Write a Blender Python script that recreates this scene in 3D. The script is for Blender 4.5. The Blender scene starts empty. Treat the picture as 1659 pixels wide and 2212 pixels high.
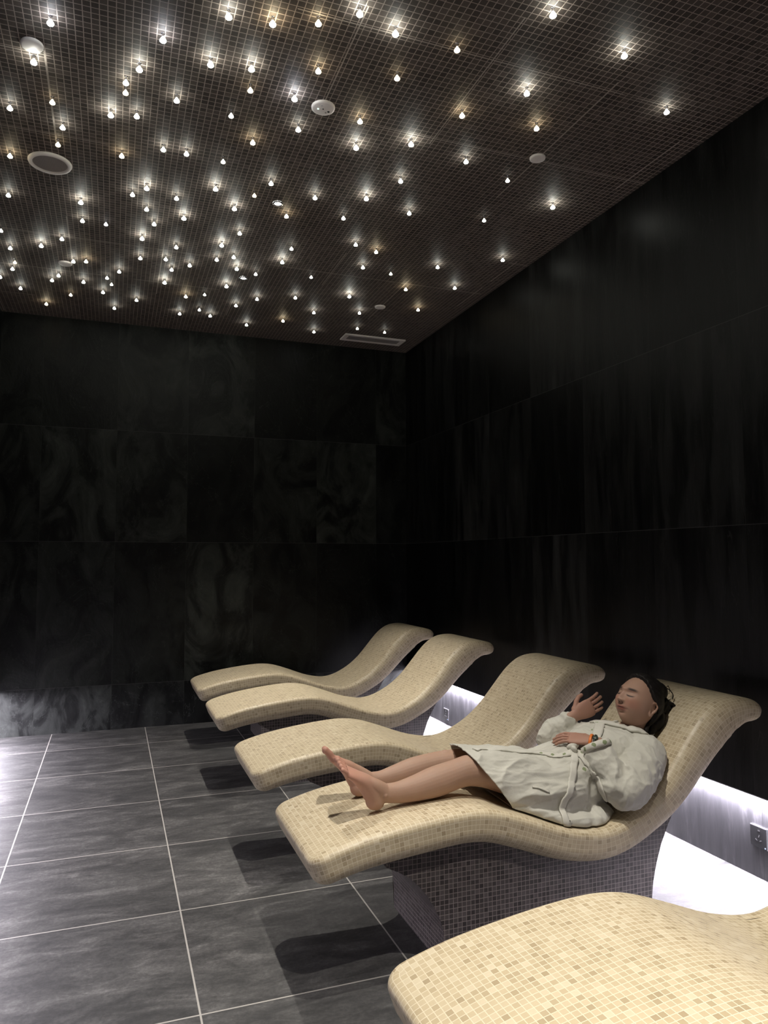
import bpy, bmesh, math, random
import numpy as np
from mathutils import Vector, Matrix, noise
from mathutils.bvhtree import BVHTree
S = bpy.context.scene
COL = S.collection
PI = math.pi

# ------------------------------------------------------------------ camera
yaw, pitch, roll, FPX = 0.353781701, 0.0651511162, -0.00182143760, 1583.64
fw = Vector((math.sin(yaw)*math.cos(pitch), math.cos(yaw)*math.cos(pitch), math.sin(pitch)))
rt = Vector((math.cos(yaw), -math.sin(yaw), 0)); up = rt.cross(fw)
r2 = rt*math.cos(roll) + up*math.sin(roll); u2 = -rt*math.sin(roll) + up*math.cos(roll)
cd = bpy.data.cameras.new('camera'); cam = bpy.data.objects.new('camera', cd); COL.objects.link(cam)
cd.sensor_fit = 'HORIZONTAL'; cd.sensor_width = 36; cd.lens = FPX*36/1659; cd.clip_start = 0.02
M = Matrix((r2, u2, -fw)).transposed().to_4x4(); M.translation = Vector((0, 0, 1.4))
cam.matrix_world = M
S.camera = cam

# ------------------------------------------------------------------ look
S.view_settings.view_transform = 'Standard'; S.view_settings.look = 'None'
S.view_settings.exposure = 0; S.view_settings.gamma = 1; S.view_settings.use_curve_mapping = False
S.cycles.use_denoising = True
S.cycles.sample_clamp_indirect = 4
S.cycles.max_bounces = 8; S.cycles.diffuse_bounces = 5; S.cycles.glossy_bounces = 4
wd = bpy.data.worlds.new('world'); S.world = wd; wd.use_nodes = True
wd.node_tree.nodes['Background'].inputs[0].default_value = (0.01, 0.01, 0.012, 1)
wd.node_tree.nodes['Background'].inputs[1].default_value = 0.3

CEIL = 3.43
XR, XR2 = 2.66, 2.70       # right wall: slate cladding face, recessed plinth face
XL, XL2 = -.89, -.93     # left wall
YB, YF = 6.58, -2.6
LEDGE = 0.367
SPOT_W, LED_W, LEDL_W = (205, 205, 240, 290, 240), 330, 300
STAR_B, STAR_M, STAR_S, STAR_X = 75, 32, 9, 2.5
SPOTS = [(0.84, 5.19), (0.84, 4.01), (0.84, 1.95), (0.84, 0.77), (0.84, -0.41)]
for i, (x, y) in enumerate(SPOTS):
    l = bpy.data.lights.new('downlight_beam', 'SPOT'); l.energy = SPOT_W[i]; l.color = (1, .945, .85)
    l.spot_size = math.radians(72); l.spot_blend = .6; l.shadow_soft_size = .022
    o = bpy.data.objects.new('downlight_beam', l); COL.objects.link(o); o.location = (x, y, CEIL-.012)
for x, w, rx in ((2.682, LED_W, 0), (-.912, LEDL_W, 0)):
    l = bpy.data.lights.new('led_cove_glow', 'AREA'); l.shape = 'RECTANGLE'; l.size = .012; l.size_y = 9.0
    l.energy = w; l.color = (.93, .88, 1.0)
    o = bpy.data.objects.new('led_cove_glow', l); COL.objects.link(o); o.location = (x, 2.0, LEDGE-.012)

# ------------------------------------------------------------------ node helper
class NT:
    def __init__(s, name, **kw):
        s.m = bpy.data.materials.new(name); s.m.use_nodes = True; s.t = s.m.node_tree
        s.b = s.t.nodes['Principled BSDF']
        for k, v in kw.items(): s.set(k.replace('_', ' '), v)
    def set(s, k, v):
        i = s.b.inputs[k]
        if hasattr(v, 'is_output') or isinstance(v, bpy.types.NodeSocket): s.t.links.new(v, i)
        elif isinstance(v, (tuple, list)) and len(v) == 3 and i.type == 'RGBA': i.default_value = (*v, 1)
        else: i.default_value = v
    def n(s, t, **kw):
        x = s.t.nodes.new(t)
        for k, v in kw.items(): setattr(x, k, v)
        return x
    def put(s, i, v):
        if isinstance(v, bpy.types.NodeSocket): s.t.links.new(v, i)
        elif isinstance(v, (tuple, list)) and i.type == 'RGBA' and len(v) == 3: i.default_value = (*v, 1)
        else: i.default_value = v
    def math(s, op, a, b=None, c=None, clamp=False):
        x = s.n('ShaderNodeMath', operation=op, use_clamp=clamp)
        s.put(x.inputs[0], a)
        if b is not None: s.put(x.inputs[1], b)
        if c is not None: s.put(x.inputs[2], c)
        return x.outputs[0]
    def mix(s, f, a, b, blend='MIX'):
        x = s.n('ShaderNodeMix', data_type='RGBA', blend_type=blend)
        s.put(x.inputs[0], f); s.put(x.inputs[6], a); s.put(x.inputs[7], b); return x.outputs[2]
    def obj(s): return s.n('ShaderNodeTexCoord').outputs['Object']
    def uv(s): return s.n('ShaderNodeUVMap').outputs[0]
    def sep(s, v):
        x = s.n('ShaderNodeSeparateXYZ'); s.put(x.inputs[0], v); return x.outputs
    def comb(s, a, b, c=0.0):
        x = s.n('ShaderNodeCombineXYZ'); s.put(x.inputs[0], a); s.put(x.inputs[1], b); s.put(x.inputs[2], c); return x.outputs[0]
    def noise(s, v, scale, detail=4, rough=.5, dist=0.0):
        x = s.n('ShaderNodeTexNoise'); s.put(x.inputs['Vector'], v); x.inputs['Scale'].default_value = scale
        x.inputs['Detail'].default_value = detail; x.inputs['Roughness'].default_value = rough
        x.inputs['Distortion'].default_value = dist; return x.outputs[0]
    def white(s, v):
        x = s.n('ShaderNodeTexWhiteNoise', noise_dimensions='3D'); s.put(x.inputs[0], v); return x.outputs[0]
    def ramp(s, f, stops):
        x = s.n('ShaderNodeValToRGB'); s.put(x.inputs[0], f); r = x.color_ramp
        while len(r.elements) < len(stops): r.elements.new(.5)
        for e, (p, c) in zip(r.elements, stops): e.position = p; e.color = (*c, 1) if isinstance(c, (tuple, list)) else (c, c, c, 1)
        return x.outputs[0]
    def bump(s, h, strength=.3, dist=.002):
        x = s.n('ShaderNodeBump'); x.inputs['Strength'].default_value = strength; x.inputs['Distance'].default_value = dist
        s.put(x.inputs['Height'], h); s.t.links.new(x.outputs[0], s.b.inputs['Normal'])
    def line(s, c, off, pitch, w):
        """1 on a joint line of width w, cell index"""
        q = s.math('DIVIDE', s.math('SUBTRACT', c, off), pitch)
        fr = s.math('FRACT', q); d = s.math('ABSOLUTE', s.math('SUBTRACT', fr, .5))
        m = s.math('GREATER_THAN', d, .5 - w/2/pitch)
        return m, s.math('FLOOR', q)

def mosaic(name, coords, pitch, gw, tiles, grout, rough=.4, spread=.5, bump=.4):
    t = NT(name)
    if coords == 'uv': u, v, _ = t.sep(t.uv())
    else: u, v, _ = t.sep(t.obj())
    mu, iu = t.line(u, 0, pitch, gw); mv, iv = t.line(v, 0, pitch, gw)
    m = t.math('MAXIMUM', mu, mv)
    rnd = t.white(t.comb(iu, iv, .37))
    c = t.ramp(rnd, tiles)
    g = grout
    return t, u, v, m, c, rnd

def flat(name, col, rough=.5, **kw):
    t = NT(name); t.set('Base Color', col); t.set('Roughness', rough)
    for k, v in kw.items(): t.set(k.replace('_', ' '), v)
    return t.m
def emis(name, col, st):
    t = NT(name); t.set('Base Color', col); t.set('Emission Color', col); t.set('Emission Strength', st); t.set('Roughness', .2); return t.m

# beige slab mosaic
t, u, v, m, c, rnd = mosaic('beige_mosaic', 'uv', .0172, .0021,
    [(0, (.41, .32, .20)), (.06, (.47, .375, .24)), (.20, (.555, .45, .295)), (.85, (.625, .52, .355)), (1, (.70, .605, .44))], None)
g = t.noise(t.obj(), 6, 3); g2 = t.noise(t.obj(), 140, 2)
c = t.mix(t.math('MULTIPLY', g2, .22), c, (.42, .35, .25))
c = t.mix(m, c, (.735, .655, .50)); t.set('Base Color', c); t.set('Roughness', t.math('ADD', t.math('MULTIPLY', m, .35), .42))
t.bump(t.math('SUBTRACT', 1.0, m), .55, .0012); BEIGE = t.m
# dark pedestal mosaic
t, u, v, m, c, rnd = mosaic('dark_mosaic', 'uv', .0168, .0018,
    [(0, (.030, .024, .024)), (.4, (.050, .042, .041)), (1, (.085, .072, .070))], None)
c = t.mix(m, c, (.25, .215, .20)); t.set('Base Color', c); t.set('Roughness', .45); t.bump(t.math('SUBTRACT', 1.0, m), .5, .001); DARKM = t.m
# ceiling mosaic
t, u, v, m, c, rnd = mosaic('ceiling_mosaic', 'obj', 0.0296, .0034,
    [(0, (.038, .030, .025)), (.5, (.062, .050, .042)), (1, (.095, .079, .067))], None)
s1, _i = t.line(u, .27, .57, .005); s2, _j = t.line(v, 3.12, .592, .005)
pan = t.white(t.comb(_i, _j, 3.1))
c = t.mix(m, t.mix(t.math('MULTIPLY', pan, .35), c, (.024, .019, .016)), (.31, .265, .23))
sm = t.math('MULTIPLY', t.math('MAXIMUM', s1, s2), t.math('GREATER_THAN', t.noise(t.obj(), .9, 1), .56))
c = t.mix(sm, c, (.34, .30, .26))
t.set('Base Color', c); t.set('Roughness', t.math('ADD', t.math('MULTIPLY', m, .2), t.math('ADD', .52, t.math('MULTIPLY', t.noise(t.obj(), 60, 2), .2))))
t.set('Specular IOR Level', .3); t.bump(t.math('ADD', t.math('SUBTRACT', 1.0, m), t.math('MULTIPLY', t.noise(t.obj(), 90, 2), .5)), .5, .0012); CEILM = t.m

# floor
t = NT('floor_slate_tiles'); u, v, _ = t.sep(t.obj())
mu, iu = t.line(u, .283, .715, .006); mv, iv = t.line(v, 2.409, .7195, .006)
m = t.math('MAXIMUM', mu, mv)
rnd = t.white(t.comb(iu, iv, .7))
off = t.math('MULTIPLY', rnd, 37.0)
q = t.comb(t.math('ADD', u, off), t.math('MULTIPLY', v, 2.4), off)
n1 = t.noise(q, 2.2, 9, .62, 1.2); n2 = t.noise(q, 7, 8, .72, .8); n3 = t.noise(t.obj(), 70, 8, .75)
val = t.math('ADD', t.math('ADD', t.math('MULTIPLY', n1, .42), t.math('MULTIPLY', n2, .33)), t.math('MULTIPLY', n3, .25))
c = t.ramp(val, [(.38, (.018, .018, .019)), (.47, (.042, .041, .041)), (.53, (.072, .070, .069)), (.60, (.135, .131, .128)), (.68, (.27, .265, .26))])
c = t.mix(t.math('MULTIPLY', rnd, .25), c, (.045, .045, .045))
c = t.mix(m, c, (.40, .38, .35)); t.set('Base Color', c); t.set('Roughness', .58)
t.bump(t.math('ADD', t.math('MULTIPLY', n2, 1.0), t.math('MULTIPLY', n3, .35)), .45, .004); FLOORM = t.m

def slate(name, ua, uoff, upitch, streak, lo, hi):
    t = NT(name); x, y, z = t.sep(t.obj()); h = x if ua == 0 else y
    m1, i1 = t.line(h, uoff, upitch, .0022)
    zz = [LEDGE, 1.555, 2.505]
    m2 = None; row = 0.0
    for k in zz:
        d = t.math('LESS_THAN', t.math('ABSOLUTE', t.math('SUBTRACT', z, k)), .0016)
        m2 = d if m2 is None else t.math('MAXIMUM', m2, d)
        row = t.math('ADD', row, t.math('GREATER_THAN', z, k))
    rnd = t.white(t.comb(i1, row, 1.9)); off = t.math('MULTIPLY', rnd, 23.0)
    if streak: q = t.comb(t.math('ADD', t.math('MULTIPLY', h, 5.0), off), t.math('MULTIPLY', z, .7), off)
    else: q = t.comb(t.math('ADD', t.math('MULTIPLY', h, 1.7), off), t.math('MULTIPLY', z, 1.0), off)
    n1 = t.noise(q, 2.0, 8, .6, 1.6 if not streak else .3); n2 = t.noise(q, 14, 5, .6, .5)
    c = t.ramp(n1, [(.36, lo), (.46, tuple(a*.75 + b*.25 for a, b in zip(lo, hi))), (.50, tuple(a*.4 + b*.6 for a, b in zip(lo, hi))), (.60, hi), (.72, tuple(a*1.7 for a in hi))])
    r2c = t.white(t.comb(i1, row, 7.7))
    c = t.mix(t.math('MULTIPLY', r2c, .9), c, tuple(a*.5 for a in lo))
    c = t.mix(t.ramp(n2, [(.64, 0), (.76, .3)]), c, tuple(a*1.8 for a in hi))
    vein = t.math('LESS_THAN', t.math('ABSOLUTE', t.math('SUBTRACT', t.noise(q, .9, 6, .6, 2.2 if not streak else .8), .5)), .0016)
    c = t.mix(t.math('MULTIPLY', vein, .28), c, tuple(a*2.6 for a in hi))
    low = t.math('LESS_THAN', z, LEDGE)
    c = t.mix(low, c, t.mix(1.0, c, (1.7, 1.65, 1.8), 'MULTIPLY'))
    c = t.mix(t.math('MULTIPLY', m1, .5), c, tuple(a*1.5 for a in hi))
    c = t.mix(t.math('MULTIPLY', m2, .8), c, (.055, .055, .055))
    t.set('Base Color', c); t.set('Specular IOR Level', .2); t.set('Roughness', t.math('ADD', .28, t.math('MULTIPLY', n1, .25)))
    t.bump(t.math('ADD', n1, t.math('MULTIPLY', n2, .3)), .5, .010 if not streak else .004); return t.m
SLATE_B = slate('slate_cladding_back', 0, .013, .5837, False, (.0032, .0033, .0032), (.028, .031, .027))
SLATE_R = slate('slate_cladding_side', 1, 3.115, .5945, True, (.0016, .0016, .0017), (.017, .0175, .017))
t = NT('plinth_slate'); x, y, z = t.sep(t.obj())
q = t.comb(t.math('MULTIPLY', y, 6.0), t.math('MULTIPLY', z, .8), x); n1 = t.noise(q, 3, 7, .65, .4)
mm, ii = t.line(y, 3.115, .5945, .002)
c = t.ramp(n1, [(.3, (.030, .030, .033)), (.55, (.052, .051, .056)), (.75, (.11, .108, .115))])
c = t.mix(t.math('MULTIPLY', mm, .8), c, (.012, .012, .012))
t.set('Base Color', c); t.set('Roughness', .5); t.bump(n1, .2, .002); PLINTH = t.m

# ------------------------------------------------------------------ geometry helpers
def link(name, me, mat=None, parent=None, **props):
    o = bpy.data.objects.new(name, me); COL.objects.link(o)
    if mat is not None and me is not None and not me.materials: me.materials.append(mat)
    if parent: o.parent = parent
    for k, v in props.items(): o[k] = v
    return o
def bm_obj(name, bm, mat=None, parent=None, smooth=False, **props):
    me = bpy.data.meshes.new(name); bm.normal_update(); bm.to_mesh(me); bm.free()
    if smooth:
        for p in me.polygons: p.use_smooth = True
    return link(name, me, mat, parent, **props)
def box(bm, a, b, bev=0):
    r = bmesh.ops.create_cube(bm, size=1); vs = r['verts']
    for v in vs: v.co = Vector([(a[i]+b[i])/2 + v.co[i]*(b[i]-a[i]) for i in range(3)])
    if bev:
        es = list({e for v in vs for e in v.link_edges})
        bmesh.ops.bevel(bm, geom=es, offset=bev, segments=2, affect='EDGES', profile=.6)
def thing(name, label, cat, loc=(0, 0, 0), group=None):
    o = bpy.data.objects.new(name, None); COL.objects.link(o); o.location = loc; o.empty_display_size = .1
    o['label'] = label; o['category'] = cat
    if group: o['group'] = group
    return o
def lathe(bm, prof, n=32, loc=(0, 0, 0)):
    """prof: list of (r, z)"""
    rings = []
    for r, z in prof:
        rings.append([bm.verts.new((loc[0]+r*math.cos(2*PI*k/n), loc[1]+r*math.sin(2*PI*k/n), loc[2]+z)) for k in range(n)] if r > 1e-6
                     else [bm.verts.new((loc[0], loc[1], loc[2]+z))])
    for a, b in zip(rings, rings[1:]):
        for k in range(n):
            A, B = a[k % len(a)], a[(k+1) % len(a)]; C, D = b[(k+1) % len(b)], b[k % len(b)]
            f = [A] if A is B else [A, B]
            f += [C] if C is D else [C, D]
            if len(f) > 2: bm.faces.new(f)
    bmesh.ops.recalc_face_normals(bm, faces=bm.faces)

# ------------------------------------------------------------------ the room
def shell(name, a, b, mat, lab):
    bm = bmesh.new(); box(bm, a, b); return bm_obj(name, bm, mat, kind='structure', label=lab)
shell('floor', (-1.25, -2.8, -.12), (2.9, 6.8, 0), FLOORM, 'large dark slate-look floor tiles with pale grout')
shell('ceiling', (-1.25, -2.8, CEIL), (2.9, 6.8, CEIL+.12), CEILM, 'dark brown mosaic ceiling with pale grout grid')
shell('wall_back', (-1.25, YB, 0), (2.9, YB+.12, CEIL), SLATE_B, 'black slate panel wall at the far end')
shell('wall_right', (XR, -2.8, LEDGE), (XR+.2, YB, CEIL), SLATE_R, 'black slate panel wall behind the loungers')
shell('baseboard_right', (XR2, -2.8, 0), (XR2+.15, YB, LEDGE), PLINTH, 'recessed slate plinth lit by the hidden strip light')
shell('wall_left', (XL-.2, -2.8, LEDGE), (XL, YB, CEIL), SLATE_R, 'black slate panel wall on the left')
shell('baseboard_left', (XL2-.15, -2.8, 0), (XL2, YB, LEDGE), PLINTH, 'recessed slate plinth on the left')
shell('wall_front', (-1.25, YF-.12, 0), (2.9, YF, CEIL), SLATE_B, 'black slate wall behind the viewer')

# strip lights tucked under the cladding
LEDM = emis('led_strip_glow', (.93, .88, 1.0), 9)
for x, lab in ((2.682, 'white strip light hidden under the cladding of the wall behind the loungers'),
               (-.912, 'white strip light hidden under the cladding of the left wall')):
    bm = bmesh.new(); box(bm, (x-.016, -2.5, LEDGE-.006), (x+.016, 6.5, LEDGE-.0005))
    o = bm_obj('strip_light', bm, flat('strip_housing', (.6, .6, .62), .4), label=lab, category='light')
    bm = bmesh.new(); box(bm, (x-.006, -2.5, LEDGE-.010), (x+.006, 6.5, LEDGE-.0061))
    bm_obj('diffuser', bm, LEDM, o)

# ------------------------------------------------------------------ loungers
TOP = [(.60, .440), (.66, .462), (.75, .486), (.84, .503), (.97, .521), (1.09, .533), (1.19, .536), (1.29, .522), (1.42, .478), (1.54, .433), (1.64, .408),
       (1.73, .402), (1.82, .424), (1.93, .482), (2.02, .556), (2.09, .635), (2.155, .712), (2.22, .778), (2.295, .824), (2.37, .838), (2.44, .835), (2.505, .818), (2.54, .803)]
def catmull(P, n):
    P = [Vector(p) for p in P]; P = [2*P[0]-P[1]] + P + [2*P[-1]-P[-2]]; out = []
    for i in range(1, len(P)-2):
        for k in range(8):
            q = k/8; a, b, c, d = P[i-1:i+3]
            out.append(.5*((2*b) + (c-a)*q + (2*a-5*b+4*c-d)*q*q + (3*b-a-3*c+d)*q**3))
    out.append(P[-2]); L = [0]
    for a, b in zip(out, out[1:]): L.append(L[-1] + (b-a).length)
    res = []; j = 0
    for k in range(n):
        s = L[-1]*k/(n-1)
        while j < len(L)-2 and L[j+1] < s: j += 1
        q = (s-L[j])/max(1e-9, L[j+1]-L[j]); res.append(out[j].lerp(out[j+1], q))
    return res, L[-1]
PROF, PLEN = catmull(TOP, 240)
def smooth_prof(P, it):
    P = [p.copy() for p in P]
    for _ in range(it): P = [P[0]] + [(P[i-1] + 2*P[i] + P[i+1])/4 for i in range(1, len(P)-1)] + [P[-1]]
    return P
PROF = smooth_prof(PROF, 12)
def slab_at(s):
    q = max(0, min(1, s/PLEN))*239; i = min(238, int(q)); p = PROF[i].lerp(PROF[i+1], q-i)
    a = PROF[max(0, i-3)]; b = PROF[min(239, i+4)]; tg = (b-a).normalized(); n = Vector((-tg.y, tg.x))
    return p + tg*(s - max(0, min(PLEN, s))), n
def slab_top(x):
    for a, b in zip(PROF, PROF[1:]):
        if a.x <= x <= b.x: return a.y + (b.y-a.y)*(x-a.x)/(b.x-a.x)
    return PROF[0].y if x < PROF[0].x else PROF[-1].y
HW, TH, RP, RT0, RB = .297, .124, .060, .024, .050
def make_slab():
    bm = bmesh.new(); uvl = bm.loops.layers.uv.new('UVMap')
    def axis(a, b, n, r, m=9):
        xs = [a + r*k/m for k in range(m)] + [a+r + (b-a-2*r)*k/n for k in range(n)] + [b - r*(m-k)/m for k in range(m)] + [b]
        return xs
    sx = axis(0, PLEN, 130, RP); sy = axis(-HW, HW, 14, RP); 
    sz = [-TH + RB*k/6 for k in range(6)] + [-TH+RB + (TH-RB)*k/11 for k in range(11)] + [0]
    def mp(s, y, h):
        # plan corner rounding
        RT = RT0 + .034*max(0, min(1, (s-1.05)/.6))
        ix = max(RP, min(PLEN-RP, s)); iy = max(-HW+RP, min(HW-RP, y)); dx, dy = s-ix, y-iy
        if dx and dy:
            k = max(abs(dx), abs(dy))/math.hypot(dx, dy); dx *= k; dy *= k
        d = RP - math.hypot(dx, dy)      # distance in from the outline
        if abs(dx)+abs(dy) < 1e-9: d = min(s, PLEN-s, HW-abs(y)) if False else RP
        # edge rounding (top small, bottom large)
        for r, v in ((RT, h+RT), (RB, -(h+TH-RB))):
            o = r-d
            if o > 0 and v > 0:
                k = max(o, v)/math.hypot(o, v); no, nv = o*k, v*k
                L = math.hypot(dx, dy)
                if L > 1e-9:
                    sc = (RP-(r-no))/L; dx *= sc; dy *= sc
                h = (nv-RT) if r == RT else (-TH+RB-nv)
                break
        # swelling where the seat bends and toward the foot end the slab thins
        s2, y2 = ix+dx, iy+dy
        p, n = slab_at(s2)
        th = float(np.interp(p.x, [.6, 1.0, 1.7, 1.9, 2.08, 2.2, 2.3, 2.38, 2.46, 2.55], [.86, .95, .93, .98, 1.15, 1.30, 1.26, 1.06, .80, .60]))
        q = p + n*(h*th)
        return Vector((q.x, y2, q.y))
    cache = {}
    def V(s, y, h):
        k = (round(s, 5), round(y, 5), round(h, 5))
        if k not in cache: cache[k] = bm.verts.new(mp(s, y, h))
        return cache[k]
    def quad(c, uvs):
        try: f = bm.faces.new([V(*q) for q in c])
        except ValueError: return
        f.smooth = True
        for l, w in zip(f.loops, uvs): l[uvl].uv = w
    for i in range(len(sx)-1):
        for j in range(len(sy)-1):
            a, b, c, d = sx[i], sx[i+1], sy[j], sy[j+1]
            quad([(a, c, 0), (b, c, 0), (b, d, 0), (a, d, 0)], [(a, c), (b, c), (b, d), (a, d)])
            quad([(a, d, -TH), (b, d, -TH), (b, c, -TH), (a, c, -TH)], [(a, d), (b, d), (b, c), (a, c)])
    for i in range(len(sx)-1):
        for k in range(len(sz)-1):
            a, b, c, d = sx[i], sx[i+1], sz[k], sz[k+1]
            quad([(a, -HW, c), (b, -HW, c), (b, -HW, d), (a, -HW, d)], [(a, -HW+c), (b, -HW+c), (b, -HW+d), (a, -HW+d)])
            quad([(b, HW, c), (a, HW, c), (a, HW, d), (b, HW, d)], [(b, HW-c), (a, HW-c), (a, HW-d), (b, HW-d)])
    for j in range(len(sy)-1):
        for k in range(len(sz)-1):
            a, b, c, d = sy[j], sy[j+1], sz[k], sz[k+1]
            quad([(0, b, c), (0, a, c), (0, a, d), (0, b, d)], [(c, b), (c, a), (d, a), (d, b)])
            quad([(PLEN, a, c), (PLEN, b, c), (PLEN, b, d), (PLEN, a, d)], [(PLEN-c, a), (PLEN-c, b), (PLEN-d, b), (PLEN-d, a)])
    bmesh.ops.recalc_face_normals(bm, faces=bm.faces)
    return bm
def make_pedestal():
    bm = bmesh.new(); uvl = bm.loops.layers.uv.new('UVMap'); w = .245
    def und(x): return slab_top(x) - .118
    front = [(.885, .345), (.90, .370)]
    front = [(.88, .372), (.925, .350), (.965, .325), (1.00, .292), (1.03, .255), (1.055, .215), (1.075, .175), (1.088, .13), (1.094, .08), (1.095, 0)]
    back = [(1.955, 0), (1.96, .08), (1.972, .16), (1.99, .23), (2.015, .30), (2.05, .37), (2.10, .45)]
    topx = [2.10 - (2.10-.88)*k/30 for k in range(1, 30)]
    out = front + back + [(x, und(x)+.02) for x in topx]
    n = len(out); L = [bm.verts.new((x, -w, z)) for x, z in out]; R = [bm.verts.new((x, w, z)) for x, z in out]
    f1 = bm.faces.new(L); f2 = bm.faces.new(R[::-1])
    for f in (f1, f2):
        for l in f.loops: l[uvl].uv = (l.vert.co.x, l.vert.co.z)
    s = 0
    for k in range(n):
        a, b = k, (k+1) % n; e = (L[a].co-L[b].co).length
        f = bm.faces.new((L[a], R[a], R[b], L[b])); f.smooth = False
        uv = {L[a]: (s, -w), R[a]: (s, w), R[b]: (s+e, w), L[b]: (s+e, -w)}
        for l in f.loops: l[uvl].uv = uv[l.vert]
        s += e
    bmesh.ops.triangulate(bm, faces=[f1, f2]); bmesh.ops.recalc_face_normals(bm, faces=bm.faces)
    return bm
LG = [(5.905, 0, 'beige mosaic wave lounger nearest the far slate wall, last of the row'),
      (4.87, 0, 'empty beige mosaic wave lounger second from the far wall, close beside the last one'),
      (3.63, 0, 'empty beige mosaic wave lounger directly behind the reclining person'),
      (2.61, .0, 'beige mosaic wave lounger the person in the white robe lies on'),
      (1.375, 0, 'beige mosaic wave lounger closest to the viewer, cut by the frame')]
root = None
for y, dx, lab in LG:
    if root is None:
        root = thing('heated_lounger', lab, 'lounger', (dx, y, 0), 'mosaic loungers in a row')
        bm_obj('seat_slab', make_slab(), BEIGE, root, label='pale beige mosaic slab')
        bm_obj('pedestal', make_pedestal(), DARKM, root, label='dark grey mosaic pedestal')
        r = root
    else:
        r = root.copy(); COL.objects.link(r); r.location = (dx, y, 0); r['label'] = lab
        for ch in list(root.children):
            c = ch.copy(); COL.objects.link(c); c.parent = r

# ------------------------------------------------------------------ ceiling fittings
WHITE = flat('off_white_plastic', (.80, .76, .72), .5)
GRILLE = flat('grey_perforated_grille', (.30, .275, .26), .7)
DARK = flat('dark_hole', (.01, .01, .01), .6)
CHROME = flat('chrome_edge', (.75, .75, .78), .25, Metallic=1.0)
for x, y, d, lab in ((-.341, 3.069, .085, 'round white cover disc left of the star lights, above the speaker'),
                     (1.973, 3.092, .080, 'round white cover disc on the right part of the mosaic ceiling'),
                     (-.347, 5.343, .088, 'round white cover disc among the star lights at far left'),
                     (1.971, 5.419, .086, 'small round white cover disc in front of the air vent')):
    t = thing('cover_disc', lab, 'ceiling disc', (x, y, CEIL), 'round white discs on the ceiling')
    bm = bmesh.new(); lathe(bm, [(0, -.012), (d*.40, -.011), (d*.485, -.009), (d*.5, -.005), (d*.5, -.001)], 40); bm_obj('cover', bm, WHITE, t, True)
    bm = bmesh.new(); lathe(bm, [(0, -.004), (d*.40, -.004), (d*.40, -.0003)], 24); bm_obj('mounting_ring', bm, GRILLE, t)
t = thing('ceiling_sensor', 'round beige sensor disc with small holes and a green light', 'sensor', (.844, 3.064, CEIL))
bm = bmesh.new(); lathe(bm, [(0, -.010), (.044, -.010), (.0515, -.008), (.053, -.004), (.053, -.0003)], 48); bm_obj('housing', bm, WHITE, t, True)
for dx, dy, rr, m, nm in ((-.022, .006, .004, emis('green_indicator', (.6, 1, .8), 3), 'indicator_light'), (0, 0, .0035, DARK, 'hole'),
                          (.028, .012, .006, DARK, 'hole'), (.018, .022, .0045, GRILLE, 'hole'), (-.012, -.022, .003, GRILLE, 'hole')):
    bm = bmesh.new(); lathe(bm, [(0, -.0118), (rr*.8, -.0116), (rr, -.0098)], 16, (dx, dy, 0)); bm_obj(nm, bm, m, t)
t = thing('ceiling_speaker', 'large round speaker with white rim and grey grille', 'speaker', (-.343, 3.989, CEIL))
bm = bmesh.new(); lathe(bm, [(.082, -.003), (.083, -.011), (.088, -.014), (.100, -.011), (.104, -.004), (.104, -.0003)], 64); bm_obj('rim', bm, WHITE, t, True)
tg = NT('speaker_grille'); u, v, _ = tg.sep(tg.obj()); mu, i = tg.line(u, 0, .004, .0018); mv, j = tg.line(v, 0, .004, .0018)
tg.set('Base Color', tg.mix(tg.math('MULTIPLY', mu, mv), (.34, .31, .285), (.10, .09, .08))); tg.set('Roughness', .6)
bm = bmesh.new(); lathe(bm, [(0, -.0065), (.04, -.0063), (.0825, -.005)], 48); bm_obj('grille', bm, tg.m, t, True)
# linear air vent
t = thing('air_vent', 'long white framed air vent near the far right ceiling corner', 'vent', (2.208, 6.265, CEIL))
bm = bmesh.new()
for a, b in (((-.29, -.088), (.29, -.058)), ((-.29, .058), (.29, .088)), ((-.29, -.058), (-.25, .058)), ((.25, -.058), (.29, .058))):
    box(bm, (a[0], a[1], -.012), (b[0], b[1], -.0003))
bm_obj('frame', bm, WHITE, t)
for k in range(5):
    y = -.046 + k*.023; bm = bmesh.new(); box(bm, (-.25, y-.008, -.008), (.25, y+.005, -.004)); bm_obj('slat', bm, GRILLE, t)
bm = bmesh.new(); box(bm, (-.25, -.058, -.0025), (.25, .058, -.0003)); bm_obj('backing', bm, DARK, t)
# recessed downlights
LENS = emis('downlight_lens', (1, .95, .85), 40)
DLAB = ['bright recessed spotlight in the far half of the ceiling, right of the star cluster',
        'bright recessed spotlight in the middle of the ceiling, wider than the star lights around it',
        'recessed spotlight above the reclining person, just outside the view', 'recessed spotlight over the nearest lounger',
        'recessed spotlight above the viewer']
for (x, y), lab in zip(SPOTS, DLAB):
    t = thing('downlight', lab, 'spotlight', (x, y, CEIL), 'recessed spotlights over the loungers')
    bm = bmesh.new(); lathe(bm, [(.020, -.002), (.0205, -.008), (.026, -.009), (.030, -.006), (.031, -.0003)], 32); bm_obj('trim_ring', bm, CHROME, t, True)
    bm = bmesh.new(); lathe(bm, [(0, -.0035), (.012, -.0032), (.0198, -.002)], 24); bm_obj('lens', bm, LENS, t, True)

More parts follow.
